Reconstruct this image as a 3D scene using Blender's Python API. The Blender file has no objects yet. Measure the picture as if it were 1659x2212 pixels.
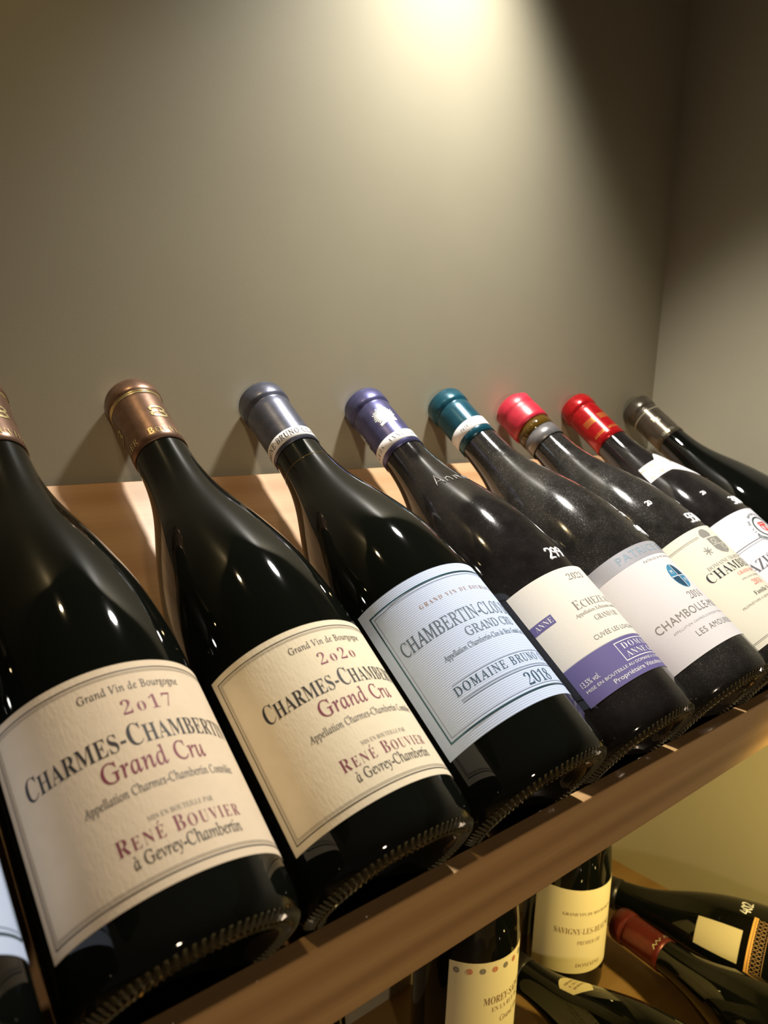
import bpy, math, random
from mathutils import Matrix, Vector
random.seed(4)
S = bpy.context.scene
COL = S.collection
PI = math.pi
# ------------------------------------------------------------------ camera
cam_d = bpy.data.cameras.new('camera')
cam_d.sensor_fit = 'VERTICAL'; cam_d.sensor_height = 36; cam_d.sensor_width = 27
cam_d.lens = 36*1712/2212
cam_d.clip_start = .01
cam_d.dof.use_dof = True; cam_d.dof.focus_distance = .43; cam_d.dof.aperture_fstop = 13
cam = bpy.data.objects.new('camera', cam_d); COL.objects.link(cam)
cam.location = (.129, -.4392, .1876); cam.rotation_euler = (1.4033, -.0436, -.7276)
S.camera = cam
# ------------------------------------------------------------------ world and lights
w = bpy.data.worlds.new('room'); S.world = w; w.use_nodes = True
w.node_tree.nodes['Background'].inputs[0].default_value = (1, .82, .62, 1)
w.node_tree.nodes['Background'].inputs[1].default_value = .045
def spot(name, loc, aim, energy, color, angle, blend, radius):
    d = bpy.data.lights.new(name, 'SPOT'); d.energy = energy; d.color = color
    d.spot_size = math.radians(angle); d.spot_blend = blend; d.shadow_soft_size = radius
    o = bpy.data.objects.new(name, d); COL.objects.link(o); o.location = loc
    o.rotation_euler = (Vector(aim)-Vector(loc)).to_track_quat('-Z', 'Y').to_euler(); return o
spot('ceiling_spot', (.5675, -.065, .640), (.550, -.205, .1), 28, (1, .955, .87), 104, .9, .022)
spot('ceiling_spot', (.160, -.055, .640), (.18, -.13, .1), 3.2, (1, .74, .38), 110, 1, .008)
spot('lower_shelf_spot', (.70, -.36, -.085), (.76, -.10, -.30), 4.6, (1, .74, .24), 150, 1, .012)
spot('front_fill_spot', (-.15, -1.45, .28), (.50, -.24, -.06), 16, (1, .78, .54), 42, 1, .04)  # added fill from behind the camera, brightens the rail and labels
S.view_settings.view_transform = 'Standard'; S.view_settings.look = 'None'
S.view_settings.exposure = 0; S.view_settings.gamma = 1; S.view_settings.use_curve_mapping = False

# ------------------------------------------------------------------ materials
def mat(name, col, rough=.5, metal=0, spec=.5, coat=0):
    m = bpy.data.materials.new(name); m.use_nodes = True
    b = m.node_tree.nodes['Principled BSDF']
    b.inputs['Base Color'].default_value = (*col, 1); b.inputs['Roughness'].default_value = rough
    b.inputs['Metallic'].default_value = metal; b.inputs['Specular IOR Level'].default_value = spec
    b.inputs['Coat Weight'].default_value = coat
    return m
def nd(m, t, **kw):
    n = m.node_tree.nodes.new(t)
    for k, v in kw.items(): setattr(n, k, v)
    return n
def lk(m, a, b): m.node_tree.links.new(a, b)
def bsdf(m): return m.node_tree.nodes['Principled BSDF']
def coords(m, kind='Object', scale=(1, 1, 1), rot=(0, 0, 0)):
    t = nd(m, 'ShaderNodeTexCoord'); p = nd(m, 'ShaderNodeMapping')
    p.inputs['Scale'].default_value = scale; p.inputs['Rotation'].default_value = rot
    lk(m, t.outputs[kind], p.inputs[0]); return p.outputs[0]
def noise(m, vec, scale, detail=3, rough=.5):
    n = nd(m, 'ShaderNodeTexNoise'); n.inputs['Scale'].default_value = scale
    n.inputs['Detail'].default_value = detail; n.inputs['Roughness'].default_value = rough
    lk(m, vec, n.inputs['Vector']); return n.outputs['Fac']
def ramp(m, fac, stops):
    r = nd(m, 'ShaderNodeValToRGB'); e = r.color_ramp.elements
    while len(e) < len(stops): e.new(.5)
    for q, (p, c) in zip(e, stops):
        q.position = p; q.color = (*c, 1) if len(c) == 3 else c
    lk(m, fac, r.inputs[0]); return r.outputs[0]
def bump(m, h, strength, dist):
    b = nd(m, 'ShaderNodeBump'); b.inputs['Strength'].default_value = strength; b.inputs['Distance'].default_value = dist
    lk(m, h, b.inputs['Height']); lk(m, b.outputs[0], bsdf(m).inputs['Normal'])
def mixc(m, f, a, b):
    x = nd(m, 'ShaderNodeMix', data_type='RGBA')
    for s, v in ((0, f), (6, a), (7, b)):
        if hasattr(v, 'node'): lk(m, v, x.inputs[s])
        else: x.inputs[s].default_value = v if s == 0 else (*v, 1)
    return x.outputs[2]

def wall_mat(name, col):
    m = mat(name, col, .55, 0, .35)
    c = coords(m)
    n = noise(m, c, 3.5, 5, .6)
    lk(m, ramp(m, n, [(.3, tuple(x*.93 for x in col)), (.7, tuple(x*1.05 for x in col))]), bsdf(m).inputs['Base Color'])
    bump(m, noise(m, c, 1400, 2, .6), .06, .0004)
    return m
M_WALL = wall_mat('olive_grey_wall_paint', (.43, .395, .29))
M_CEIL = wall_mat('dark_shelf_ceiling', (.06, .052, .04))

def wood_mat(name, c1, c2, c3, rough, axis=0, coat=0):
    m = mat(name, c2, rough, 0, .4, coat)
    sc = [38, 38, 38]; sc[axis] = 2.2
    c = coords(m, 'Object', tuple(sc))
    n1 = noise(m, c, 1.0, 4, .6)
    wv = nd(m, 'ShaderNodeTexWave', wave_type='BANDS', bands_direction='Z'); wv.inputs['Scale'].default_value = .55
    wv.inputs['Distortion'].default_value = 5.5; wv.inputs['Detail'].default_value = 2; wv.inputs['Detail Scale'].default_value = .7
    lk(m, c, wv.inputs['Vector'])
    sc2 = [420, 420, 420]; sc2[axis] = 14
    fine = noise(m, coords(m, 'Object', tuple(sc2)), 1, 3, .6)
    base = mixc(m, wv.outputs['Fac'], c1, c2)
    base = mixc(m, ramp(m, n1, [(.35, (0, 0, 0)), (.7, (1, 1, 1))]), base, c3)
    base = mixc(m, ramp(m, fine, [(.45, (0, 0, 0)), (.75, (.35, .35, .35))]), base, c2)
    lk(m, base, bsdf(m).inputs['Base Color']); bump(m, fine, .15, .0003)
    return m
M_PINE = wood_mat('pale_pine', (.50, .30, .155), (.42, .235, .11), (.55, .35, .19), .42)
M_RAIL = wood_mat('rail_pine', (.54, .335, .15), (.37, .21, .085), (.50, .30, .13), .38, 0, .25)
M_SHELF = wood_mat('lower_shelf_wood', (.34, .20, .07), (.28, .16, .05), (.36, .22, .09), .5)

def glass_mat(name, dust, tint=(.0035, .0042, .0032)):
    m = mat(name, tint, .03, 0, .40); b = bsdf(m); b.inputs['IOR'].default_value = 1.52
    c = coords(m)
    f = noise(m, c, 2200 if dust < .5 else 1700, 3, .6)
    big = noise(m, c, 38, 4, .65)
    lo = .70-.10*dust
    sp = ramp(m, f, [(lo, (0, 0, 0)), (lo+.05, (1, 1, 1))])
    mk = ramp(m, big, [(.42-.12*dust, (0, 0, 0)), (.62, (1, 1, 1))])
    mul = nd(m, 'ShaderNodeMath', operation='MULTIPLY'); lk(m, sp, mul.inputs[0]); lk(m, mk, mul.inputs[1])
    film = nd(m, 'ShaderNodeMath', operation='MULTIPLY_ADD'); lk(m, mk, film.inputs[0]); film.inputs[1].default_value = .035*dust; film.inputs[2].default_value = .012*dust
    add = nd(m, 'ShaderNodeMath', operation='MULTIPLY_ADD'); add.use_clamp = True
    lk(m, mul.outputs[0], add.inputs[0]); add.inputs[1].default_value = .12+.16*dust; lk(m, film.outputs[0], add.inputs[2])
    lk(m, mixc(m, add.outputs[0], tint, (.42, .39, .36)), b.inputs['Base Color'])
    r = nd(m, 'ShaderNodeMath', operation='MULTIPLY_ADD'); lk(m, add.outputs[0], r.inputs[0]); r.inputs[1].default_value = .8; r.inputs[2].default_value = .035+.05*dust
    lk(m, r.outputs[0], b.inputs['Roughness'])
    return m
M_GLASS = glass_mat('dark_bottle_glass', .0)
M_GLASS2 = glass_mat('dusty_bottle_glass', .55, (.006, .005, .005))
M_GLASS3 = glass_mat('very_dusty_bottle_glass', 1.0, (.006, .0055, .005))
M_HEEL = mat('olive_heel_glass', (.060, .053, .026), .10, 0, 1.0); bsdf(M_HEEL).inputs['IOR'].default_value = 1.6
M_SCRIPT = mat('scratched_glass', (.20, .19, .18), .3, 0, .8)
M_AMBER = mat('amber_neck_glass', (.075, .042, .006), .06, 0, .6)
M_AMBERD = mat('dark_amber_neck_glass', (.008, .0055, .0015), .03, 0, .4)

def paper_mat(name, col, kind='laid', rough=.75):
    m = mat(name, col, rough, 0, .25)
    if kind == 'laid':
        c = coords(m, 'UV', (1, .30, 1)); n = noise(m, c, 9, 4, .6)
        bump(m, n, .5, .00030)
        v = noise(m, coords(m, 'UV'), 1.2, 3)
        lk(m, ramp(m, v, [(.3, tuple(x*.95 for x in col)), (.7, col)]), bsdf(m).inputs['Base Color'])
    elif kind == 'ribbed':
        wv = nd(m, 'ShaderNodeTexWave', wave_type='BANDS', bands_direction='Y'); wv.inputs['Scale'].default_value = 3.2
        wv.inputs['Distortion'].default_value = .5; wv.inputs['Detail'].default_value = 1
        lk(m, coords(m, 'UV'), wv.inputs['Vector']); bump(m, wv.outputs['Fac'], .4, .00018)
    else:
        bump(m, noise(m, coords(m, 'UV'), 12, 4, .65), .3, .0002)
    return m
P_CREAM = paper_mat('cream_laid_paper', (.74, .61, .45))
P_CREAM2 = paper_mat('pale_cream_laid_paper', (.82, .72, .54))
P_BLUE = paper_mat('pale_blue_ribbed_paper', (.56, .67, .92), 'ribbed')
P_IVORY = paper_mat('ivory_paper', (.78, .745, .68), 'smooth')
P_WHITE = paper_mat('white_paper', (.72, .695, .715), 'smooth')
P_CREAM3 = paper_mat('light_cream_paper', (.76, .73, .61), 'smooth')
P_LILAC = paper_mat('cool_white_paper', (.72, .715, .79), 'smooth')
P_YEL = paper_mat('warm_cream_paper', (.86, .78, .50), 'smooth')
P_ORANGE = paper_mat('orange_label_paper', (.80, .43, .12), 'smooth')
P_BUFF = paper_mat('buff_patch_surface', (.62, .56, .38), 'smooth')
P_SILVER = mat('silver_band_ink', (.52, .52, .58), .35, .35)
def ink(n, c, r=.6, me=0): return mat(n, c, r, me)
I_BLACK = ink('black_ink', (.018, .018, .024)); I_PLUM = ink('plum_ink', (.20, .022, .060)); I_GREY = ink('grey_ink', (.23, .21, .19))
I_STEEL = ink('steel_blue_ink', (.085, .13, .19)); I_TEAL = ink('teal_foil', (.028, .11, .145), .25, .5); I_TAN = ink('tan_ink', (.40, .25, .20))
I_PURPLE = ink('purple_ink', (.13, .11, .30)); I_WHITE = ink('white_ink', (.85, .84, .86)); I_RED = ink('red_ink', (.75, .10, .07))
I_LGREY = ink('light_grey_ink', (.36, .37, .40)); I_BLUEG = ink('blue_grey_ink', (.25, .36, .45)); I_BLUE = ink('blue_ink', (.045, .24, .42))
I_NAVY = ink('navy_ink', (.01, .06, .12)); I_GOLD = ink('gold_foil', (.80, .66, .34), .25, .8); I_DGREY = ink('dark_grey_ink', (.10, .10, .11))
I_CRESTG = ink('crest_grey_ink', (.27, .26, .24)); I_MARK = ink('white_marker', (.85, .87, .92), .5); I_PALEGOLD = ink('pale_gold_foil', (.70, .66, .48), .3, .6)
I_BROWN = ink('brown_ink', (.28, .17, .08)); I_GREEN = ink('dark_green_ink', (.03, .07, .05))
def foil(n, c, rough=.33, metal=.65, wear=None):
    m = mat(n, c, rough, metal, .6); cc = coords(m)
    f = noise(m, cc, 160, 4, .6)
    lk(m, ramp(m, f, [(.3, tuple(x*.8 for x in c)), (.75, tuple(min(1, x*1.25) for x in c))]), bsdf(m).inputs['Base Color'])
    bump(m, noise(m, cc, 420, 2, .5), .12, .0003); return m
F_BROWN = foil('brown_capsule_foil', (.215, .125, .085)); F_SLATE = foil('slate_blue_capsule_foil', (.11, .118, .165))
F_PURPLE = foil('violet_blue_capsule_foil', (.10, .10, .235)); F_TEAL = foil('teal_capsule_foil', (.010, .075, .115), .25, .35)
F_WAX = foil('pinkish_red_wax', (.45, .018, .040), .36, 0); F_RED = foil('red_capsule_foil', (.40, .007, .010), .22, .35)
F_BRONZE = foil('dark_bronze_capsule_foil', (.115, .095, .070), .25, .6); F_MAROON = foil('maroon_capsule_foil', (.12, .014, .011), .35, .3)
F_BLACK = foil('black_capsule_foil', (.02, .018, .016), .3, .3); F_SILVER = foil('grey_neck_band', (.20, .19, .195), .32, .5)

# ------------------------------------------------------------------ object helpers
def mesh_obj(name, verts, faces, m, parent=None, smooth=False, uv=None):
    me = bpy.data.meshes.new(name); me.from_pydata(verts, [], faces); me.validate(); me.update()
    if m: me.materials.append(m)
    if smooth:
        me.shade_smooth()
    if uv:
        l = me.uv_layers.new(name='UV')
        for lp in me.loops: l.data[lp.index].uv = uv[lp.vertex_index]
    o = bpy.data.objects.new(name, me); COL.objects.link(o)
    if parent: o.parent = parent
    return o
def tag(o, label, cat, group=None, kind=None):
    if label: o['label'] = label
    if cat: o['category'] = cat
    if group: o['group'] = group
    if kind: o['kind'] = kind
    return o
def empty(name, mw=None):
    o = bpy.data.objects.new(name, None); o.empty_display_size = .02; COL.objects.link(o)
    if mw is not None: o.matrix_world = mw
    return o
def box_mesh(x0, x1, y0, y1, z0, z1, bev=0):
    v = [(x, y, z) for x in (x0, x1) for y in (y0, y1) for z in (z0, z1)]
    f = [(0, 1, 3, 2), (4, 6, 7, 5), (0, 4, 5, 1), (2, 3, 7, 6), (0, 2, 6, 4), (1, 5, 7, 3)]
    return v, f
def box(name, dims, m, parent=None, bev=0):
    o = mesh_obj(name, *box_mesh(*dims), m, parent)
    if bev:
        b = o.modifiers.new('bevel', 'BEVEL'); b.width = bev; b.segments = 3; b.limit_method = 'ANGLE'
    return o

# ------------------------------------------------------------------ setting
TH = .6191; ZT = .1223; XC = .902; ZF = -.35
tag(box('wall_back', (-.9, XC+.02, .0022, .0222, ZF-.02, .68), M_WALL), None, None, None, 'structure')
tag(box('wall_right', (XC, XC+.02, -1.3, .0022, ZF-.02, .68), M_WALL), None, None, None, 'structure')
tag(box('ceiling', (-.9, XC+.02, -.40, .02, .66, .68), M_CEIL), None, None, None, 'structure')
tag(box('floor', (-.9, XC+.02, -1.3, .02, ZF-.02, ZF), M_SHELF), None, None, None, 'structure')

# ------------------------------------------------------------------ the sloping rack
rack = empty('display_rack'); rack.location = (.4, -.12, -.047)
tag(rack, 'pale pine sloping wall rack with a front rail, holding the row of bottles', 'rack')
def at_world(o):
    o.matrix_parent_inverse = Matrix.Translation(-Vector(rack.location)); return o
def extrude_x(name, prof, x0, x1, m, parent, bev=.0008):
    n = len(prof); v = [(x0, y, z) for y, z in prof]+[(x1, y, z) for y, z in prof]
    f = [tuple(range(n))[::-1], tuple(range(n, 2*n))]+[(i, (i+1) % n, n+(i+1) % n, n+i) for i in range(n)]
    o = mesh_obj(name, v, f, m, parent)
    b = o.modifiers.new('bevel', 'BEVEL'); b.width = bev; b.segments = 2
    return at_world(o)
sl = math.tan(TH)
extrude_x('sloping_board', [(-.0005, ZT-.0003), (-.2335, ZT-.2335*sl), (-.2335, ZT-.2335*sl-.011), (-.0005, ZT-.022)], -.75, XC-.001, M_PINE, rack)
extrude_x('front_rail', [(-.2425, -.012), (-.2340, -.012), (-.2340, -.0474), (-.2425, -.0474)], -.75, XC-.001, M_RAIL, rack, .0007)

# ------------------------------------------------------------------ surfaces of revolution
BURG = [(0, .0392), (.1, .0392), (.112, .0390), (.12, .0385), (.13, .0376), (.14, .0364), (.15, .0347), (.16, .0324), (.17, .0298), (.18, .0268), (.19, .0235), (.2, .0203), (.21, .0177), (.22, .0159), (.23, .0149), (.24, .0144), (.25, .0142), (.30, .0142)]
class Prof:
    def __init__(s, R, pts=BURG, R0=.0392, H=.297):
        s.R = R; s.H = H
        N = 300; raw = []
        for i in range(N+1):
            h = i/1000
            for (a, ra), (b, rb) in zip(pts, pts[1:]):
                if a <= h <= b+1e-9:
                    r = ra+(rb-ra)*(h-a)/(b-a); break
            raw.append(.0142+(r-.0142)*(R-.0142)/(R0-.0142))
        k = 6; s.t = [sum(raw[max(0, min(N, i+j))] for j in range(-k, k+1))/(2*k+1) for i in range(N+1)]
    def r(s, h):
        x = max(0, min(299.999, h*1000)); i = int(x); f = x-i
        return s.t[i]*(1-f)+s.t[i+1]*f
    def pt(s, deg, h, off=0):
        sl_ = (s.r(h+.0015)-s.r(h-.0015))/.003; q = 1/math.sqrt(1+sl_*sl_)
        r = s.r(h)+off*q; z = h-off*sl_*q; a = math.radians(deg)
        return (r*math.cos(a), r*math.sin(a), z)
def revolve(name, prof, m, parent, seg=96):
    v = []; f = []; rows = []
    for r, z in prof:
        if r < 1e-6: rows.append([len(v)]); v.append((0, 0, z))
        else:
            rows.append(list(range(len(v), len(v)+seg)))
            v += [(r*math.cos(2*PI*i/seg), r*math.sin(2*PI*i/seg), z) for i in range(seg)]
    for a, b in zip(rows, rows[1:]):
        for i in range(seg):
            j = (i+1) % seg
            if len(a) == 1: f.append((a[0], b[j], b[i]))
            elif len(b) == 1: f.append((a[i], a[j], b[0]))
            else: f.append((a[i], a[j], b[j], b[i]))
    return mesh_obj(name, v, f, m, parent, True)
def patch(name, P, d0, d1, lo, hi, m, parent, off=.0002, nx=72, ny=1, thick=.00018, label=None):
    """a sheet of paper glued on the bottle: lo/hi are heights (m) or functions of the angle"""
    L = lo if callable(lo) else (lambda d: lo)
    Hh = hi if callable(hi) else (lambda d: hi)
    v = []; uv = []
    for o_ in (off, off-thick):
        for i in range(nx+1):
            d = d0+(d1-d0)*i/nx
            for j in range(ny+1):
                h = L(d)+(Hh(d)-L(d))*j/ny
                v.append(P.pt(d, h, o_)); uv.append((P.R*math.radians(d)*100, h*100))
    f = []; W_ = ny+1; n = (nx+1)*W_
    for i in range(nx):
        for j in range(ny):
            a = i*W_+j; f.append((a, a+W_, a+W_+1, a+1)); f.append((n+a, n+a+1, n+a+W_+1, n+a+W_))
        a = i*W_; f.append((a, n+a, n+a+W_, a+W_)); a += ny; f.append((a, a+W_, n+a+W_, n+a))
    for j in range(ny):
        f.append((j, j+1, n+j+1, n+j)); a = nx*W_+j; f.append((a, n+a, n+a+1, a+1))
    o = mesh_obj(name, v, f, m, parent, False, uv)
    me = o.data
    for p in me.polygons: p.use_smooth = p.index % 2 == 0 or True
    me.set_sharp_from_angle(angle=math.radians(40))
    if label: o['label'] = label
    return o

# ------------------------------------------------------------------ lettering (outlines of built-in glyphs, bent round the bottle)
GC = {}
def gl(style, ch):
    k = (style, ch)
    if k in GC: return GC[k]
    c = ch
    if style in 'BM':
        if 'A' <= ch <= 'Z': c = chr(0x1D400+ord(ch)-65)
        elif 'a' <= ch <= 'z': c = chr(0x1D41A+ord(ch)-97)
        elif '0' <= ch <= '9': c = chr(0x1D7CE+ord(ch)-48)
    elif style in 'IU':
        if 'A' <= ch <= 'Z': c = chr(0x1D434+ord(ch)-65)
        elif ch == 'h': c = '\u210e'
        elif 'a' <= ch <= 'z': c = chr(0x1D44E+ord(ch)-97)
        elif '0' <= ch <= '9': c = chr(0x1D7CE+ord(ch)-48)
    offs = {'B': -.006, 'M': -.012}.get(style, 0)
    if style in 'IU' and '0' <= ch <= '9': offs = -.014
    if style == 'U': offs += .006
    def build(body, full):
        cu = bpy.data.curves.new('glyph', 'FONT'); cu.body = body; cu.resolution_u = 3
        if full: cu.offset = offs
        o = bpy.data.objects.new('glyph', cu); COL.objects.link(o)
        bpy.context.view_layer.update()
        me = bpy.data.meshes.new_from_object(o.evaluated_get(bpy.context.evaluated_depsgraph_get()))
        vs = [(v.co.x, v.co.y) for v in me.vertices]; fs = [tuple(p.vertices) for p in me.polygons]
        bpy.data.objects.remove(o); bpy.data.curves.remove(cu); bpy.data.meshes.remove(me)
        return vs, fs
    vs, fs = build(c, True) if ch != ' ' else ([], [])
    def width(b): 
        q, _ = build(b, False); return max(x for x, y in q)
    if 'w' not in GC: GC['w'] = width('HH')
    adv = width('H'+c+'H')-GC['w']
    if style in 'UIMB':
        kk = (style, 'cap')
        if kk not in GC:
            GC[kk] = 1
            GC[kk] = max(y for x, y in gl(style, 'H')[0])
        cap = GC[kk] if ch != 'H' or GC[kk] != 1 else 1
    else:
        if 'capR' not in GC: q, _ = build('H', False); GC['capR'] = max(y for x, y in q)
        cap = GC['capR']
    if style == 'U' and not ('0' <= ch <= '9'): vs = [(x-y*.22, y) for x, y in vs]
    GC[k] = ([(x/cap, y/cap) for x, y in vs] if (style, 'cap') not in GC or GC[(style, 'cap')] != 1 else vs, fs, adv/cap)
    if ch == 'H' and style in 'UIMB' and GC[(style, 'cap')] == 1:
        r = GC[k]; del GC[k]; return r
    return GC[k]
for _st, _cs in (('U', 'ABCDEFGHILMNOPRSTUVYZabcdeghilmnoprstuvy-0128'), ('B', 'ABCDEFGHIKLMNOPRSTUVYZCFTamiletrp-'), ('M', 'ABCDEFGHILMNOPQRSTUVXZGou&0123478' + 'ERUBVOICHZNA'), ('R', 'ABCDEFGHILMNOPQRSTUVXYZ&aeilnoprtuvw,.%1350-')):
    for _c in _cs: gl(_st, _c)
ACC = {'É': ('E', 1), 'é': ('e', 1), 'È': ('E', -1), 'è': ('e', -1), 'à': ('a', -1), 'ô': ('o', 0), 'À': ('A', -1)}
def layout(text, style, smallcaps=0, track=0):
    x = 0; V = []; F = []
    for ch in text:
        acc = None
        if ch in ACC: ch, acc = ACC[ch]
        sc = 1
        if smallcaps and 'a' <= ch <= 'z': ch = ch.upper(); sc = smallcaps
        vs, fs, adv = gl(style, ch)
        n = len(V); V += [(x+a*sc, b*sc) for a, b in vs]; F += [tuple(n+i for i in f) for f in fs]
        if acc is not None and vs:
            xs = [a for a, b in vs]; cx = x+sc*(min(xs)+max(xs))/2; ty = sc*max(b for a, b in vs)+.09; n = len(V)
            if acc: V += [(cx-.10*acc, ty), (cx-.02*acc, ty), (cx+.16*acc, ty+.22), (cx+.04*acc, ty+.22)]; F.append((n, n+1, n+2, n+3) if acc > 0 else (n, n+3, n+2, n+1))
            else: V += [(cx-.18, ty), (cx-.1, ty), (cx, ty+.14), (cx+.1, ty), (cx+.18, ty), (cx, ty+.24)]; F += [(n, n+1, n+2, n+5), (n+2, n+3, n+4, n+5)]
        x += adv*sc+track
    return V, F, x-track
class Print:
    """everything printed in one ink on one sheet: one mesh"""
    def __init__(s, P, off): s.P = P; s.off = off; s.v = []; s.f = []
    def poly(s, V, F, fn):
        # split anything longer than 1.8 mm so that flat pieces follow the curve of the bottle
        M = [fn(a, b) for a, b in V]; n = len(s.v); V = list(V); st = []
        for f in F:
            for i in range(1, len(f)-1): st.append((f[0], f[i], f[i+1]))
        out = []; mid = {}
        while st:
            t = st.pop(); L = [((M[t[i]][0]-M[t[(i+1) % 3]][0])**2+(M[t[i]][1]-M[t[(i+1) % 3]][1])**2, i) for i in range(3)]
            l, i = max(L)
            if l > 3.2e-6:
                a, b, c = t[i], t[(i+1) % 3], t[(i+2) % 3]; k = (min(a, b), max(a, b))
                if k not in mid:
                    mid[k] = len(V); q = ((V[a][0]+V[b][0])/2, (V[a][1]+V[b][1])/2); V.append(q); M.append(fn(*q))
                m_ = mid[k]; st += [(a, m_, c), (m_, b, c)]
            else: out.append(t)
        s.v += M; s.f += [tuple(n+i for i in t) for t in out]
    def text(s, t, style, d0, d1, h, cap, smallcaps=0, track=0, arc=0):
        V, F, wd = layout(t, style, smallcaps, track)
        s.poly(V, F, lambda a, b: s.P.pt(d0+(d1-d0)*a/wd, h+b*cap+arc*math.sin(PI*a/wd), s.off))
    def flat(s, V, F, dc, hc, sx, sy, rot=0):
        c_, s_ = math.cos(rot), math.sin(rot); R = s.P.r(hc)
        s.poly(V, F, lambda a, b: s.P.pt(dc+math.degrees((a*c_*sx-b*s_*sy)/R), hc+a*s_*sx+b*c_*sy, s.off))
    def hline(s, d0, d1, h, t, n=48):
        for i in range(n):
            a = d0+(d1-d0)*i/n; b = d0+(d1-d0)*(i+1)/n
            s.poly([(a, h), (b, h), (b, h+t), (a, h+t)], [(0, 1, 2, 3)], lambda x, y: s.P.pt(x, y, s.off))
    def rect(s, d0, d1, h0, h1, n=24, m=1):
        for i in range(n):
            for j in range(m):
                a = d0+(d1-d0)*i/n; b = d0+(d1-d0)*(i+1)/n; c = h0+(h1-h0)*j/m; d = h0+(h1-h0)*(j+1)/m
                s.poly([(a, c), (b, c), (b, d), (a, d)], [(0, 1, 2, 3)], lambda x, y: s.P.pt(x, y, s.off))
    def frame(s, d0, d1, h0, h1, t):
        td = math.degrees(t/s.P.R)
        s.hline(d0, d1, h0, t); s.hline(d0, d1, h1-t, t)
        s.rect(d0, d0+td, h0, h1, 1); s.rect(d1-td, d1, h0, h1, 1)
    def stroke(s, pts, wd, dc, hc, sc, close=False, shear=0):
        """thick line through points of a small local drawing (units*sc metres)"""
        R = s.P.r(hc); q = pts+[pts[0]] if close else pts
        for (x0, y0), (x1, y1) in zip(q, q[1:]):
            L = math.hypot(x1-x0, y1-y0) or 1; nx, ny = -(y1-y0)/L*wd/2, (x1-x0)/L*wd/2; ex, ey = (x1-x0)/L*wd*.3, (y1-y0)/L*wd*.3
            s.poly([(x0-nx-ex, y0-ny-ey), (x1-nx+ex, y1-ny+ey), (x1+nx+ex, y1+ny+ey), (x0+nx-ex, y0+ny-ey)], [(0, 1, 2, 3)],
                   lambda a, b: s.P.pt(dc+math.degrees((a+shear*b)*sc/R), hc+b*sc, s.off))
    def make(s, name, m, parent):
        if not s.v: return None
        o = mesh_obj(name, s.v, s.f, m, parent); return o
def circ_pts(r, n=28, a0=0, a1=2*PI, sx=1): return [(r*sx*math.cos(a0+(a1-a0)*i/n), r*math.sin(a0+(a1-a0)*i/n)) for i in range(n+1)]

# handwriting in white marker: raised strokes
DIG = {'2': [[(.05, .75), (.2, 1), (.5, 1), (.6, .75), (.45, .45), (.1, .1), (.05, 0), (.35, .08), (.65, .05)]],
 '9': [[(.55, .8), (.35, 1), (.1, .85), (.12, .6), (.35, .5), (.55, .7), (.55, .9), (.5, .4), (.35, 0)]],
 '4': [[(.3, 1), (.05, .4), (.6, .4)], [(.45, .75), (.42, 0)]],
 '0': [[(.3, 1), (.08, .7), (.1, .25), (.3, 0), (.52, .3), (.5, .75), (.3, 1)]],
 '5': [[(.6, 1), (.18, .98), (.12, .58), (.4, .6), (.55, .35), (.4, .03), (.08, .08)]],
 '3': [[(.08, .9), (.35, 1), (.52, .78), (.3, .55), (.55, .3), (.35, 0), (.05, .1)]],
 '8': [[(.5, .85), (.3, 1), (.1, .8), (.5, .3), (.3, 0), (.08, .25), (.5, .7), (.5, .85)]],
 'A': [[(0, 0), (.3, 1), (.55, 0)], [(.12, .35), (.5, .35)]], 'n': [[(.1, .5), (.12, 0)], [(.12, .35), (.3, .5), (.42, .35), (.45, 0)]],
 'e': [[(.1, .25), (.45, .28), (.35, .5), (.12, .4), (.1, .12), (.3, 0), (.48, .1)]]}
def marker(name, P, text, d0, h, size, parent, m=I_MARK, wd=.0006, adv=.72, slope=0, ex=1.0):
    V = []; F = []; x = 0
    for ch in text:
        for pl in DIG.get(ch, []):
            pts = []
            for a, b in zip(pl, pl[1:]):
                for k in range(3): pts.append((a[0]+(b[0]-a[0])*k/3, a[1]+(b[1]-a[1])*k/3))
            pts.append(pl[-1])
            n0 = len(V); ns = 6
            P3 = [Vector(P.pt(d0+math.degrees((x+a)*size*ex/P.r(h)), h+b*size+slope*(x+a)*size, .0002)) for a, b in pts]
            for i, p in enumerate(P3):
                t = (P3[min(i+1, len(P3)-1)]-P3[max(i-1, 0)]).normalized()
                out = Vector((p.x, p.y, 0)).normalized(); sd = t.cross(out).normalized(); out = sd.cross(t)
                for k in range(ns):
                    a = 2*PI*k/ns; V.append(tuple(p+sd*math.cos(a)*wd+out*math.sin(a)*wd*.5))
            for i in range(len(P3)-1):
                for k in range(ns): F.append((n0+i*ns+k, n0+i*ns+(k+1) % ns, n0+(i+1)*ns+(k+1) % ns, n0+(i+1)*ns+k))
            F.append(tuple(range(n0, n0+ns))[::-1]); e = n0+(len(P3)-1)*ns; F.append(tuple(range(e, e+ns)))
        x += adv
    return mesh_obj(name, V, F, m, parent, True)

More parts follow.
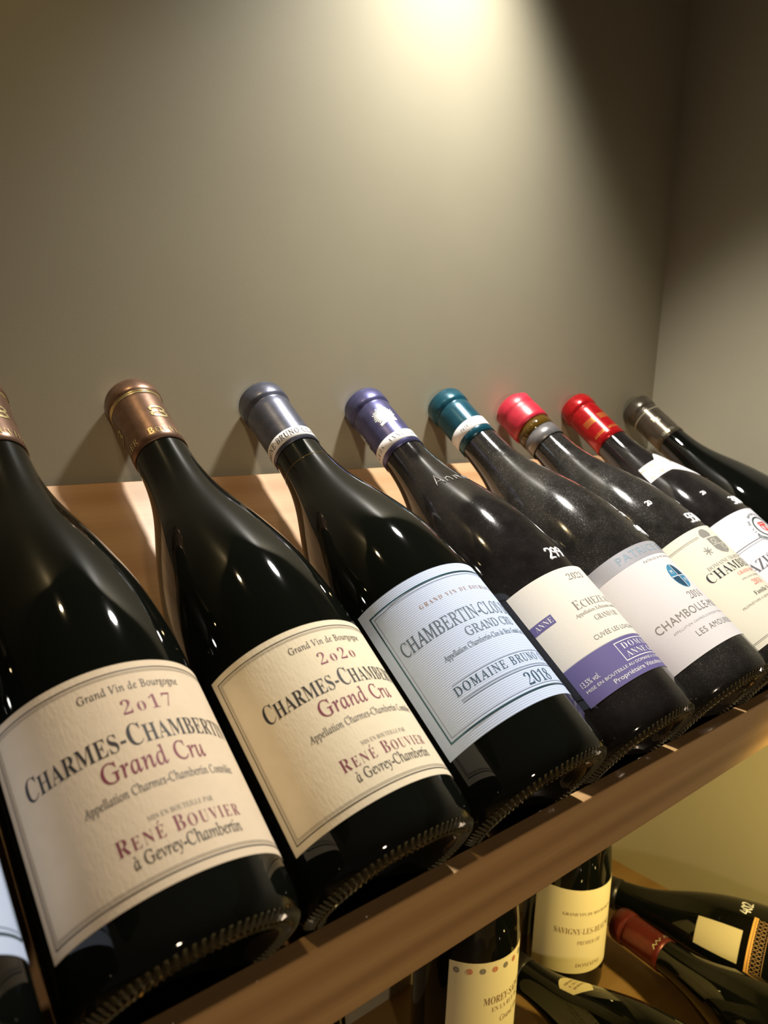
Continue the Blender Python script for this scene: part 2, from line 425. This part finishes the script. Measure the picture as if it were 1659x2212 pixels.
# ------------------------------------------------------------------ bottle
GROUP_UP = 'bottles leaning in a row on the sloping rack'
def bottle(label, mw, R, capmat, hcap=.243, glass=M_GLASS, hl=.2800, neck=None, H=.2938, wax=False, group=GROUP_UP, caplabel=None, name='wine_bottle', knurl=True):
    root = empty(name, mw); tag(root, label, 'bottle', group)
    P = Prof(R, H=H)
    # glass: punt, bearing ring, heel, body, shoulder, neck
    rb = R-.0068
    prof = [(0, .030), (.006, .0285), (.012, .024), (.019, .016), (.025, .0085), (rb-.006, .0030), (rb-.003, .0008), (rb, 0), (rb+.0022, .0006), (R-.0022, .0028), (R-.0007, .0056), (R-.0002, .0085)]
    h = .012
    while h < H-.010: prof.append((P.r(h), h)); h += .003
    prof += [(.0140, H-.0025), (.012, H-.0015), (0, H-.0015)]
    revolve('glass_body', prof, glass, root)
    if knurl:   # the ring of stippling round the base
        V = []; F = []; n = 84
        for i in range(n):
            a = 2*PI*i/n
            for r0, z0, r1, z1, tw in ((rb-.0035, .0008, rb+.0008, -.0004, .0), (rb+.0014, .0000, rb+.0050, .0024, .018)):
                b = len(V); wd = .00055
                for r_, z_, da, up in ((r0, z0, 0, 0), ((r0+r1)/2, (z0+z1)/2, tw/2, .00075), (r1, z1, tw, 0)):
                    for s_ in (-1, 1):
                        aa = a+da+s_*wd/rb; V.append((r_*math.cos(aa), r_*math.sin(aa), z_+.0002))
                    aa = a+da; V.append(((r_+up*.3)*math.cos(aa), (r_+up*.3)*math.sin(aa), z_-.0003-up*.6))
                F += [(b, b+3, b+5, b+2), (b+1, b+2, b+5, b+4), (b+3, b+6, b+8, b+5), (b+4, b+5, b+8, b+7), (b, b+1, b+4, b+3), (b+3, b+4, b+7, b+6), (b, b+2, b+1), (b+6, b+7, b+8)]
        o = mesh_obj('base_stippling', V, F, M_HEEL, root); o['kind'] = 'stuff'
    # capsule
    e = .0006
    if wax:
        pr = [(.0149, hcap), (.0166, hcap+.0006), (.0170, hcap+.004), (.0168, hcap+.015), (.0160, hcap+.0172), (.0166, hcap+.019), (.0168, hcap+.027), (.0160, H-.004), (.0130, H-.0006), (0, H)]
    else:
        pr = [(P.r(hcap)+.0001, hcap-.0001), (P.r(hcap)+e, hcap)]
        h = hcap+.006
        while h < hl-.003: pr.append((P.r(h)+e, h)); h += .006
        pr += [(.0148, hl-.0020), (.0144, hl-.0012), (.0144, hl-.0004), (.0156, hl+.0006), (.0158, hl+.003), (.0156, H-.0042), (.0148, H-.0034), (.0148, H-.0022), (.0138, H-.0004), (.0125, H), (0, H)]
    cp = revolve('capsule', pr, capmat, root, 64)
    if caplabel: cp['label'] = caplabel
    return root, P, cp
def ring(name, P, h0, h1, m, parent, off, label=None):
    o = revolve(name, [(P.r(h0)+off-.0004, h0), (P.r(h0)+off, h0+.0001), (P.r(h1)+off, h1-.0001), (P.r(h1)+off-.0004, h1)], m, parent, 64)
    if label: o['label'] = label
    return o

YB = -.2431
def lean(x, t, R, spin=0):
    a = Vector((math.sin(t), math.cos(t)*math.cos(TH), math.cos(t)*math.sin(TH)))
    u = Vector((math.cos(t), -math.sin(t)*math.cos(TH), -math.sin(t)*math.sin(TH)))
    v = a.cross(u); d = R-.0405
    B = Vector((x, YB-math.sin(TH)*d, math.cos(TH)*d))
    m = Matrix(((u.x, v.x, a.x, B.x), (u.y, v.y, a.y, B.y), (u.z, v.z, a.z, B.z), (0, 0, 0, 1)))
    return m @ Matrix.Rotation(spin, 4, 'Z')

def estate_cream(i, x, t, year, label, paper, shift, mark=None):
    """the two cream-labelled bottles at the front of the row"""
    R = .0394
    root, P, cp = bottle(label, lean(x, t, R), R, F_BROWN, .2435, H=.2950, hl=.2830, caplabel='brown foil capsule with gold line and gold lettering')
    d0, d1, h0, h1 = -167, -13, .0195, .0958
    lb = patch('paper_label', P, d0, d1, h0, h1, paper, root, ny=4)
    k = math.degrees(1/P.R)
    bk = Print(P, .00028)
    bk.frame(d0+.0027*k, d1-.0027*k, h0+.0027, h1-.0027, .00042)
    bk.frame(d0+.0038*k, d1-.0038*k, h0+.0038, h1-.0038, .00013); bk.frame(d0+.0044*k, d1-.0044*k, h0+.0044, h1-.0044, .00013)
    bk.text('Grand Vin de Bourgogne', 'U', -116, -63, .0850, .0031, track=.06)
    bk.text('CharmeS-ChambertiN'.replace('S', 's').replace('N', 'n'), 'B', -146-1.7*shift, -37, .0645, .0078, smallcaps=.82, track=.01)
    bk.text('à Gevrey-Chambertin', 'U', -117, -64, .0278, .0041)
    bk.make('black_lettering', I_BLACK, lb)
    g = Print(P, .00028)
    g.text('Appellation Charmes-Chambertin Contrôlée', 'U', -129, -51, .0490, .0031, track=.03); g.make('appellation_lettering', I_DGREY, lb)
    g = Print(P, .00028)
    g.text('MIS EN BOUTEILLE PAR', 'M', -106, -74, .0395, .0017); g.make('grey_lettering', I_GREY, lb)
    pl = Print(P, .00028)
    pl.text(year, 'M', -103+shift, -76+shift, .0760, .0052 if year[1] == 'o' else .005, track=.22)
    pl.text('Grand Cru', 'U', -117, -65, .0555, .0068, track=.03); pl.text('René Bouvier', 'M', -122, -61, .0332, .0050, smallcaps=.8, track=.14)
    pl.make('plum_lettering', I_PLUM, lb)
    # capsule print
    C = Print(P, .00085)
    for q in (-127, -7, 113):
        q += shift*2
        C.text('Bouvier', 'B', q, q+93, .2478, .0046, smallcaps=.86, track=.12)
        for s1, dx in ((1, 1.2), (-1, -1.2)):   # two interlocked letters
            mir = [(s1*a+dx, b) for a, b in [(-1.6, 3), (.6, 3), (1.9, 2.2), (1.9, 1), (.7, .1), (-.5, 0), (.7, -.1), (2.1, -1), (2.1, -2.3), (.7, -3.1), (-1.6, -3)]]
            C.stroke(mir, 1.1, q+44, .2648, .00125)
    C.make('gold_lettering', I_GOLD, cp)
    for hh in (.2815, .2832): ring('gold_line', P, hh-.0005, hh+.0006, I_GOLD, cp, .0009, 'thin gold ring')
    return root, P
estate_cream(0, .2365, .0164, '2o17', 'bottle with a cream label of 2017 and brown capsule, nearest complete bottle on the rack', P_CREAM, 4)
estate_cream(1, .3206, .0134, '2o2o', 'bottle with a cream label of 2020 and brown capsule, beside the pale blue label', P_CREAM2, 0)

def blue_bottle(x, t, label, drop=0):
    R = .0414
    root, P, cp = bottle(label, lean(x, t, R), R, F_SLATE, .238, caplabel='slate blue foil capsule with a white band')
    d0, d1, h0, h1 = -167.5, -12.5, .0295-drop, .1105-drop
    lb = patch('paper_label', P, d0, d1, h0, h1, P_BLUE, root, ny=4)
    k = math.degrees(1/P.R)
    t_ = Print(P, .00040); t_.frame(d0+.0052*k, d1-.0052*k, h0+.0052, h1-.0052, .00070); t_.make('teal_border', I_TEAL, lb)
    b = Print(P, .00028)
    b.frame(d0+.0072*k, d1-.0072*k, h0+.0072, h1-.0072, .00022)
    b.text('CHAMBERTIN-CLOS DE BÈZE', 'U', -153.5, -27, .0778, .0072)
    b.text('GRAND CRU', 'U', -112, -65, .0705, .0047)
    b.text('Appellation Chambertin-Clos de Bèze Grand Cru Contrôlée', 'U', -134, -46, .0652, .0028)
    b.make('steel_lettering', I_STEEL, lb)
    b = Print(P, .00028)
    b.text('DOMAINE BRUNO CLAIR', 'U', -140, -41, .0492, .0043, track=.16)
    b.hline(-139.5, -41, .0545, .0002); b.hline(-139.5, -41, .0468, .0002); b.hline(-139.5, -41, .0456, .0003)
    b.text('2018', 'M', -97, -71, .0376, .0060); b.make('dark_lettering', I_NAVY, lb)
    g = Print(P, .00028); g.text('GRAND VIN DE BOURGOGNE', 'M', -128, -54, .0932, .0024, track=.35); g.make('tan_lettering', I_TAN, lb)
    ring('neck_band', P, .2408, .2487, I_WHITE, cp, .0009, 'white paper band with black lettering')
    g = Print(P, .00105)
    for q in (-250,): g.text('DOMAINE BRUNO CLAIR', 'U', q, q+212, .2428, .0042, track=.1)
    g.make('band_lettering', I_BLACK, cp)
    # amber air gap above the wine
    ring('wine_level', P, .2236, .2243, M_AMBER, root, .00012, 'amber line at the wine level')
    return root, P
blue_bottle(.4084, .0046, 'bottle with a pale blue ribbed label of 2018 and slate blue capsule')
blue_bottle(.1508, .0110, 'bottle at the left edge of the photo, only a sliver of its label showing', .0065)

# ---- purple band label
R = .0393
root, P, cp = bottle('dusty bottle with ivory and purple label and violet blue capsule, marked 299', lean(.4969, -.0009, R), R, F_PURPLE, .2350, M_GLASS2, caplabel='violet blue capsule with a silver emblem')
lb = patch('paper_label', P, -152.5, -20, .0253, .0973, P_IVORY, root, ny=4)
b = Print(P, .00026); b.rect(-152.5, -20, .0253, .0475, 40, 1); b.make('purple_panel', I_PURPLE, lb)
b = Print(P, .00026); b.rect(-152.5, -132, .0710, .0765, 6, 1); b.make('purple_name_tab', I_PURPLE, lb)
b = Print(P, .00026); b.hline(-152.5, -20, .0475, .0004); b.make('silver_line', P_SILVER, lb)
b = Print(P, .00034); b.text('ANNE', 'M', -149, -133, .0722, .0032); b.frame(-107, -40, .0345, .0457, .0005)
b.text('DOMAINE', 'M', -102, -50, .0409, .0034, track=.2); b.text('ANNE GROS', 'M', -103, -48, .0360, .0034, track=.03)
b.text('13,5% vol.', 'R', -149, -132, .0350, .0030); b.text('MISE EN BOUTEILLE AU DOMAINE À 21700 VOSNE-ROMANÉE', 'R', -148, -28, .0316, .0016)
b.text('Propriétaire Viticulteur - www', 'R', -127, -48, .0277, .0024); b.make('white_lettering', I_WHITE, lb)
b = Print(P, .00028); b.text('2023', 'M', -98, -76, .0885, .0040); b.text('Echezeaux', 'M', -113, -58, .0705, .0056, smallcaps=.8)
b.text('Appellation Echezeaux contrôlée', 'U', -117, -59, .0668, .0020); b.text('GRAND CRU', 'M', -104, -71, .0610, .0032)
b.text('CUVÉE LES LOACHAUSSES', 'R', -117, -48, .0517, .0026, track=.05); b.make('grey_lettering', I_GREY, lb)
ring('neck_band', P, .2392, .2472, I_WHITE, cp, .0009, 'silvery white paper band')
g = Print(P, .00105)
for q in (-272, -150, -28): g.text('ANNE GROS', 'M', q, q+102, .2414, .0036, track=.5)
g.make('band_lettering', I_DGREY, cp)
g = Print(P, .00085)
for q in (-116, 4, 124):
    for i in range(26):
        a = 2*PI*i/26; r_ = 5.2+.8*((i*7) % 3)/2
        g.stroke([(1.2*math.cos(a), 1.2*math.sin(a)), (r_*math.cos(a), r_*.95*math.sin(a))], .75, q, .2640, .00128)
    g.stroke(circ_pts(2.0, 14), 1.0, q, .2640, .00128)
    g.stroke([(-4.2, -5.2), (0, -4.2), (4.2, -5.2)], 1.6, q, .2640, .00128)
g.make('silver_emblem', ink('silver_foil', (.66, .72, .76), .35, .3), cp)
marker('price_writing', P, '299', -98, .1045, .0076, root, wd=.00075, slope=0, adv=.62)
marker('embossed_script', P, 'Anne', -133, .1885, .0105, root, M_SCRIPT, wd=.00045, adv=.62, slope=-.1)

# ---- teal capsule
R = .0415
root, P, cp = bottle('dusty bottle with white and silver label carrying a blue disc, teal capsule', lean(.5812, -.0109, R), R, F_TEAL, .2435, M_GLASS3, caplabel='glossy teal capsule')
lb = patch('paper_label', P, -160, -20, .0240, .1010, P_WHITE, root, ny=4)
b = Print(P, .00026); b.rect(-160, -20, .0905, .1010, 40, 1); b.make('silver_panel', P_SILVER, lb)
b = Print(P, .00034); b.text('PATRICE RION', 'R', -131, -46, .0935, .0052, track=.1); b.make('blue_grey_lettering', I_BLUEG, lb)
b = Print(P, .00028); b.text('PATRICE & MICHÈLE RION', 'R', -111, -62, .0868, .0016, track=.25); b.text('2014', 'M', -99, -78, .0545, .0050)
b.text('CHAMBOLLE-MUSIGNY', 'R', -146, -40, .0462, .0050, track=.06); b.text('LES AMOUREUSES', 'R', -121, -57, .0335, .0036, track=.12)
b.make('grey_lettering', I_GREY, lb)
b = Print(P, .00028); b.text('APPELLATION CHAMBOLLE-MUSIGNY PREMIER CRU CONTRÔLÉE'.replace('Ô', 'O'), 'R', -136, -44, .0412, .0014, track=.3); b.make('pale_lettering', I_LGREY, lb)
d = Print(P, .00030)
def disc(pr, r, dc, hc, n=36, sx=1, a0=0, a1=2*PI):
    V = [(0, 0)]+circ_pts(r, n, a0, a1, sx); pr.flat(V, [(0, i, i+1) for i in range(1, n+1)], dc, hc, 1, 1)
disc(d, .0092, -88, .0715, 36, .8); d.make('blue_disc', I_BLUE, lb)
d = Print(P, .00036)
for a in (0, PI): disc(d, .0086, -88, .0715, 10, .8, a+.1, a+PI/2-.1)
d.make('dark_quarters', I_NAVY, lb)
d = Print(P, .00042); d.stroke([(-7, 0), (7, 0)], .5, -88, .0715, .001); d.stroke([(0, -8.8), (0, 8.8)], .5, -88, .0715, .001)
d.text('M', 'R', -95, -91, .0735, .003); d.text('M', 'R', -85, -81, .0662, .003); d.make('white_cross', I_WHITE, lb)
ring('neck_band', P, .2495, .2585, I_WHITE, cp, .0009, 'white paper band')
g = Print(P, .00105)
for q in (-165, -60): g.text('PATRICE RION', 'R', q, q+75, .2525, .0028, track=.2)
g.make('band_lettering', I_GREY, cp)
marker('price_writing', P, '490', -82, .1070, .0085, root, wd=.0008, adv=.55)
marker('price_writing', P, '20', -77, .1250, .0045, root, wd=.0005, adv=.6)

# ---- red wax
R = .0408
root, P, cp = bottle('dusty bottle with a pinkish red wax seal on an amber neck, marked 550', lean(.6659, -.0261, R), R, F_WAX, .2605, M_GLASS3, wax=True, H=.2920, caplabel='pinkish red wax seal')
ring('amber_neck', P, .2515, .2607, M_AMBER, root, .0014, 'amber glass neck'); ring('silver_neck_band', P, .2395, .2515, F_SILVER, root, .0011, 'grey metallic neck band')
lb = patch('paper_label', P, -156, -24, .0170, .1055, P_CREAM3, root, ny=4)
b = Print(P, .00028); b.hline(-153, -108, .0985, .0003); b.hline(-153, -108, .0975, .0002); b.hline(-153, -27, .0213, .0003); b.hline(-153, -27, .0205, .0002)
b.text('DOMAINE TRAPET PÈRE & FILS', 'M', -128, -42, .0742, .0028); b.text('APPELLATION CONTRÔLÉE'.replace('Ô', 'O'), 'M', -108, -72, .0578, .0012)
b.text("PROPRIÉTAIRE A GEVREY-CHAMBERTIN COTE-D'OR", 'R', -131, -49, .0412, .0015, track=.1); b.make('grey_lettering', I_GREY, lb)
b = Print(P, .00028); b.text('CHAMBERTIN', 'B', -136, -42, .0665, .0068, track=.04); b.text('Famille Trapet', 'B', -109, -70, .0452, .0030); b.make('black_lettering', I_BLACK, lb)
b = Print(P, .00028); b.text('GRAND CRU', 'M', -106, -74, .0618, .0026); b.text('2014', 'M', -99, -82, .0515, .0040); b.text('N° 12'.replace('°', 'o'), 'M', -102, -86, .0345, .0040); b.make('red_lettering', I_RED, lb)
b = Print(P, .00028)   # crest: crown over a shield with a small sprig
disc(b, .0052, -97, .0980, 14, 1.1, 0, PI); b.flat([(-.0055, .0), (.0055, .0), (.0045, -.0018), (-.0045, -.0018)], [(0, 3, 2, 1)], -97, .0980, 1, 1)
b.flat([(-.008, .0065), (.008, .0065), (.008, -.003), (.005, -.0065), (0, -.0085), (-.005, -.0065), (-.008, -.003)], [(0, 6, 5, 4, 3, 2, 1)], -90, .0885, 1, 1)
for a in range(7):
    an = a*PI/3.5; b.stroke([(0, 0), (3.2*math.cos(an), 3.2*math.sin(an))], .8, -112, .0865, .001)
b.make('crest', I_CRESTG, lb)
b = Print(P, .00036); b.stroke([(-7, 0), (7, 0)], .4, -90, .0885, .001); b.stroke([(0, -7.5), (0, 6)], .4, -90, .0885, .001)
b.stroke(circ_pts(2, 10), .5, -95, .0915, .001); b.stroke(circ_pts(2, 10), .5, -85, .0855, .001); b.make('crest_details', P_CREAM3, lb)
marker('price_writing', P, '550', -98, .1100, .0085, root, wd=.0009, adv=.55); marker('price_writing', P, '20', -122, .1370, .0040, root, wd=.0005, adv=.6)

# ---- red capsule with a shaped shoulder label
R = .0407
root, P, cp = bottle('bottle with red capsule and a shaped white label on its shoulder, marked 380', lean(.7476, .0156, R), R, F_RED, .2385, M_GLASS2, caplabel='bright red foil capsule with gold print')
lb = patch('paper_label', P, -160, -20, .0200, .1145, P_LILAC, root, ny=4)
b = Print(P, .00028); b.text('MAZIS-CHAMBERTIN', 'B', -161, -19, .0660, .0085); b.hline(-157, -111, .0868, .0006); b.hline(-157, -111, .0850, .0003); b.make('dark_lettering', I_DGREY, lb)
s_ = Print(P, .00028)
rn = 'GRAND VIN DE BOURGOGNE GRAND CRU '
for i, ch in enumerate(rn):
    a = PI*1.5-2*PI*(i+.5)/len(rn)
    V, F, wd = layout(ch, 'M')
    if V: s_.flat([(x-wd/2, y) for x, y in V], F, -92+math.degrees(.0125*math.cos(a)/P.R), .0945+.0125*math.sin(a), .0021, .0021, a-PI/2)
s_.stroke(circ_pts(9.8, 30), 1.3, -92, .0945, .001)
for i in range(24):
    a = PI*1.1+PI*.8*i/23; s_.stroke([(14*math.cos(a), 12*math.sin(a)), (16.5*math.cos(a+.15), 15.5*math.sin(a+.15))], .7, -92, .0945, .001)
disc(s_, .0024, -94, .0795, 10); s_.make('seal', I_GREEN, lb)
s_ = Print(P, .00034); s_.stroke([(-4, 4.2), (4, 4.2), (4, -2), (0, -5.5), (-4, -2)], 1.0, -92, .0945, .001, True); s_.stroke([(-3, 2), (3, 2)], 1.6, -92, .0945, .001); s_.stroke([(0, -3.5), (0, 1)], 2.4, -92, .0945, .001)
s_.make('red_shield', I_RED, lb)
def hi_(d):
    x = abs(d+91); return .1945+(.0078*(.5+.5*math.cos(PI*x/24))**.6 if x < 24 else 0)
def lo_(d):
    x = abs(d+82); return .1765-(.016*(1-x/32)**1.3 if x < 32 else 0)
nl = patch('neck_label', P, -157, -25, lo_, hi_, P_WHITE, root, ny=10)
b = Print(P, .0003)
for off_, t0 in ((.0012, .0003), (.0022, .0002)):
    for i in range(80):
        a = -153+124*i/80; c = a+124/80
        b.poly([(a, hi_(a)-off_), (c, hi_(c)-off_), (c, hi_(c)-off_+t0), (a, hi_(a)-off_+t0)], [(0, 1, 2, 3)], lambda x, y: P.pt(x, y, .0003))
        b.poly([(a, lo_(a)+off_), (c, lo_(c)+off_), (c, lo_(c)+off_+t0), (a, lo_(a)+off_+t0)], [(0, 1, 2, 3)], lambda x, y: P.pt(x, y, .0003))
for i in range(5):
    b.stroke([(-3+i*1.3, -2), (-2.4+i*1.3, 2)], .5, -88, .187, .001)
b.make('neck_label_lines', I_LGREY, nl)
b = Print(P, .0003); b.stroke(circ_pts(1.3, 10), .8, -133, .191, .001); b.stroke(circ_pts(1.3, 10), .8, -128, .180, .001); b.stroke([(-5, 0), (0, 0)], 1, -145, .1905, .001); b.stroke([(-5, 0), (0, 0)], 1, -140, .1795, .001); b.make('gold_ornament', I_GOLD, nl)
g = Print(P, .00085)
for q in (-160, -100, -40, 20):
    for k_ in range(5): g.stroke([(-4, -2+k_), (4, -2+k_*.9)], .3, q, .262, .0013)
    g.stroke([(-6, 0), (6, 0)], .6, q, .2465, .001); g.stroke([(-6, 1.6), (6, 1.6)], .3, q, .2465, .001)
g.make('gold_print', ink('orange_gold_foil', (.75, .36, .08), .3, .5), cp)
marker('price_writing', P, '380', -99, .1205, .0085, root, wd=.0009, adv=.52)
marker('price_writing', P, '20', -122, .1400, .0035, root, wd=.0004, adv=.6)

# ---- dark bronze capsule, last in the row
R = .0406
root, P, cp = bottle('last bottle of the row, by the side wall, with a dark bronze capsule', lean(.8570, .0, R), R, F_BRONZE, .2395, M_GLASS, caplabel='dark bronze capsule with pale gold line and lettering')
ring('gold_line', P, .2735, .2745, I_PALEGOLD, cp, .0009, 'pale gold ring')
g = Print(P, .00085)
for q in (-155, -80, -10):
    g.text('H', 'M', q, q+16, .2600, .0055); g.text('B', 'M', q+12, q+28, .2575, .0055)
    g.text('GRAND VIN', 'M', q-12, q+42, .2425, .0035, track=.1)
g.make('gold_lettering', I_PALEGOLD, cp)

# ------------------------------------------------------------------ lower shelf
GL = 'bottles displayed on the lower shelf'
def upright(x, y, spin=0): return Matrix.Translation((x, y, ZF+.0004)) @ Matrix.Rotation(spin, 4, 'Z')
def lying(tip, yaw, R, spin=0, pitch=0):
    # axis points from base to neck tip; yaw measured from +y towards -x
    a = Vector((-math.sin(yaw)*math.cos(pitch), math.cos(yaw)*math.cos(pitch), math.sin(pitch)))
    u = Vector((math.cos(yaw), math.sin(yaw), 0)); v = a.cross(u)
    B = Vector((tip[0], tip[1], ZF+R+.0006))-a*.297
    m = Matrix(((u.x, v.x, a.x, B.x), (u.y, v.y, a.y, B.y), (u.z, v.z, a.z, B.z), (0, 0, 0, 1)))
    return m @ Matrix.Rotation(spin, 4, 'Z')
def standing(label, x, y, R, dc, half, h0, h1, lines, orn):
    root, P, cp = bottle(label, upright(x, y), R, F_BLACK, .245, M_GLASS, group=GL, knurl=False)
    lb = patch('paper_label', P, dc-half, dc+half, h0, h1, P_YEL, root, ny=2)
    b = Print(P, .0003)
    for t, st, a, c, h, cap in lines: b.text(t, st, a, c, h, cap)
    b.make('brown_lettering', I_BROWN, lb)
    b = Print(P, .0003); c_ = Print(P, .0003)
    for i in range(orn[0]):
        q = dc-half+8+i*orn[1]
        for r_ in (.9, 2.0): (b if i % 2 else c_).stroke(circ_pts(r_, 10), .8, q, orn[2], .001)
    b.make('red_ornament', ink('faded_red_ink', (.65, .25, .14)), lb); c_.make('grey_ornament', I_GREY, lb)
    return root
standing('upright lower shelf bottle, cream label topped by a row of small emblems', .5680, -.0740, .0412, -85, 72, .025, .112,
    [('MOREY-SAINT-DENIS', 'B', -118, -30, .076, .0062), ('EN LA RUE DE VERGY', 'M', -108, -40, .069, .0040), ('Grand Vin', 'U', -96, -60, .058, .005)], (10, 14, .1055))
standing('upright bottle on the lower shelf with a plain cream label, near the corner', .7040, -.0740, .0375, -118, 72, .030, .110,
    [('GRAND VIN DE BOURGOGNE', 'M', -150, -70, .086, .0028), ('SAVIGNY-LES-BEAUNE', 'B', -160, -70, .068, .0055), ('PREMIER CRU', 'M', -128, -90, .058, .0036), ('DOMAINE', 'M', -128, -88, .036, .0036)], (0, 14, .10))
root, P, cp = bottle('upright bottle on the lower shelf, nearly hidden by the rail at the bottom edge', upright(.392, -.075), .0405, F_BLACK, .245, M_GLASS, group=GL, knurl=False)

# D: large label, lying by the side wall
root, P, cp = bottle('bottle lying by the side wall with an orange label and white marker writing', lying((.781, -.022), .22, .0415), .0415, F_BLACK, .24, M_GLASS, group=GL, knurl=False)
lb = patch('paper_label', P, -260, -105, .030, .118, P_ORANGE, root)
b = Print(P, .0003); b.hline(-258, -107, .1155, .0006); b.hline(-258, -107, .104, .0006)
for i in range(30):
    b.stroke([(0, -4), (2.6, 0), (0, 4)], .6, -256+i*5, .1098, .001); b.stroke([(2.6, -4), (0, 0), (2.6, 4)], .6, -256+i*5, .1098, .001)
b.make('label_border', I_BROWN, lb)
patch('buff_patch', P, -168, -128, .124, .162, P_BUFF, root, ny=8)  # plain buff patch wrapped on the shoulder above the orange label
marker('price_writing', P, '402', -105, .122, .0090, root, wd=.0007, adv=.6)
# E: maroon capsule
root, P, cp = bottle('bottle lying on the lower shelf with a maroon capsule pointing at the corner', lying((.760, -.094), -.14, .0400), .0400, F_MAROON, .24, M_GLASS, group=GL, knurl=False, caplabel='maroon foil capsule')
g = Print(P, .00085)
for q in (-120, -60, 0): g.stroke([(-5, -1), (-3, 1.5), (-1, -1), (1, 1.5), (3, -1), (5, 1)], .8, q, .246, .0011)
g.make('pale_lettering', I_PALEGOLD, cp)
# F: yellow neck label
root, P, cp = bottle('bottle lying on the lower shelf with a small pale yellow shoulder label', lying((.634, -.030), .0, .0402), .0405, F_BLACK, .24, M_GLASS, group=GL, knurl=False)
nl = patch('shoulder_label', P, -112, -58, lambda d: .188-.010*(1-abs(d+85)/27), lambda d: .202+.006*(1-(abs(d+85)/27)**2), P_YEL, root, ny=6)
b = Print(P, .0003)
for k_, t in enumerate(('PREMIER', 'CRU', 'BOURGOGNE')): b.text(t, 'B', -101, -69, .1985-k_*.0045, .0026)
b.make('brown_lettering', I_BROWN, nl)
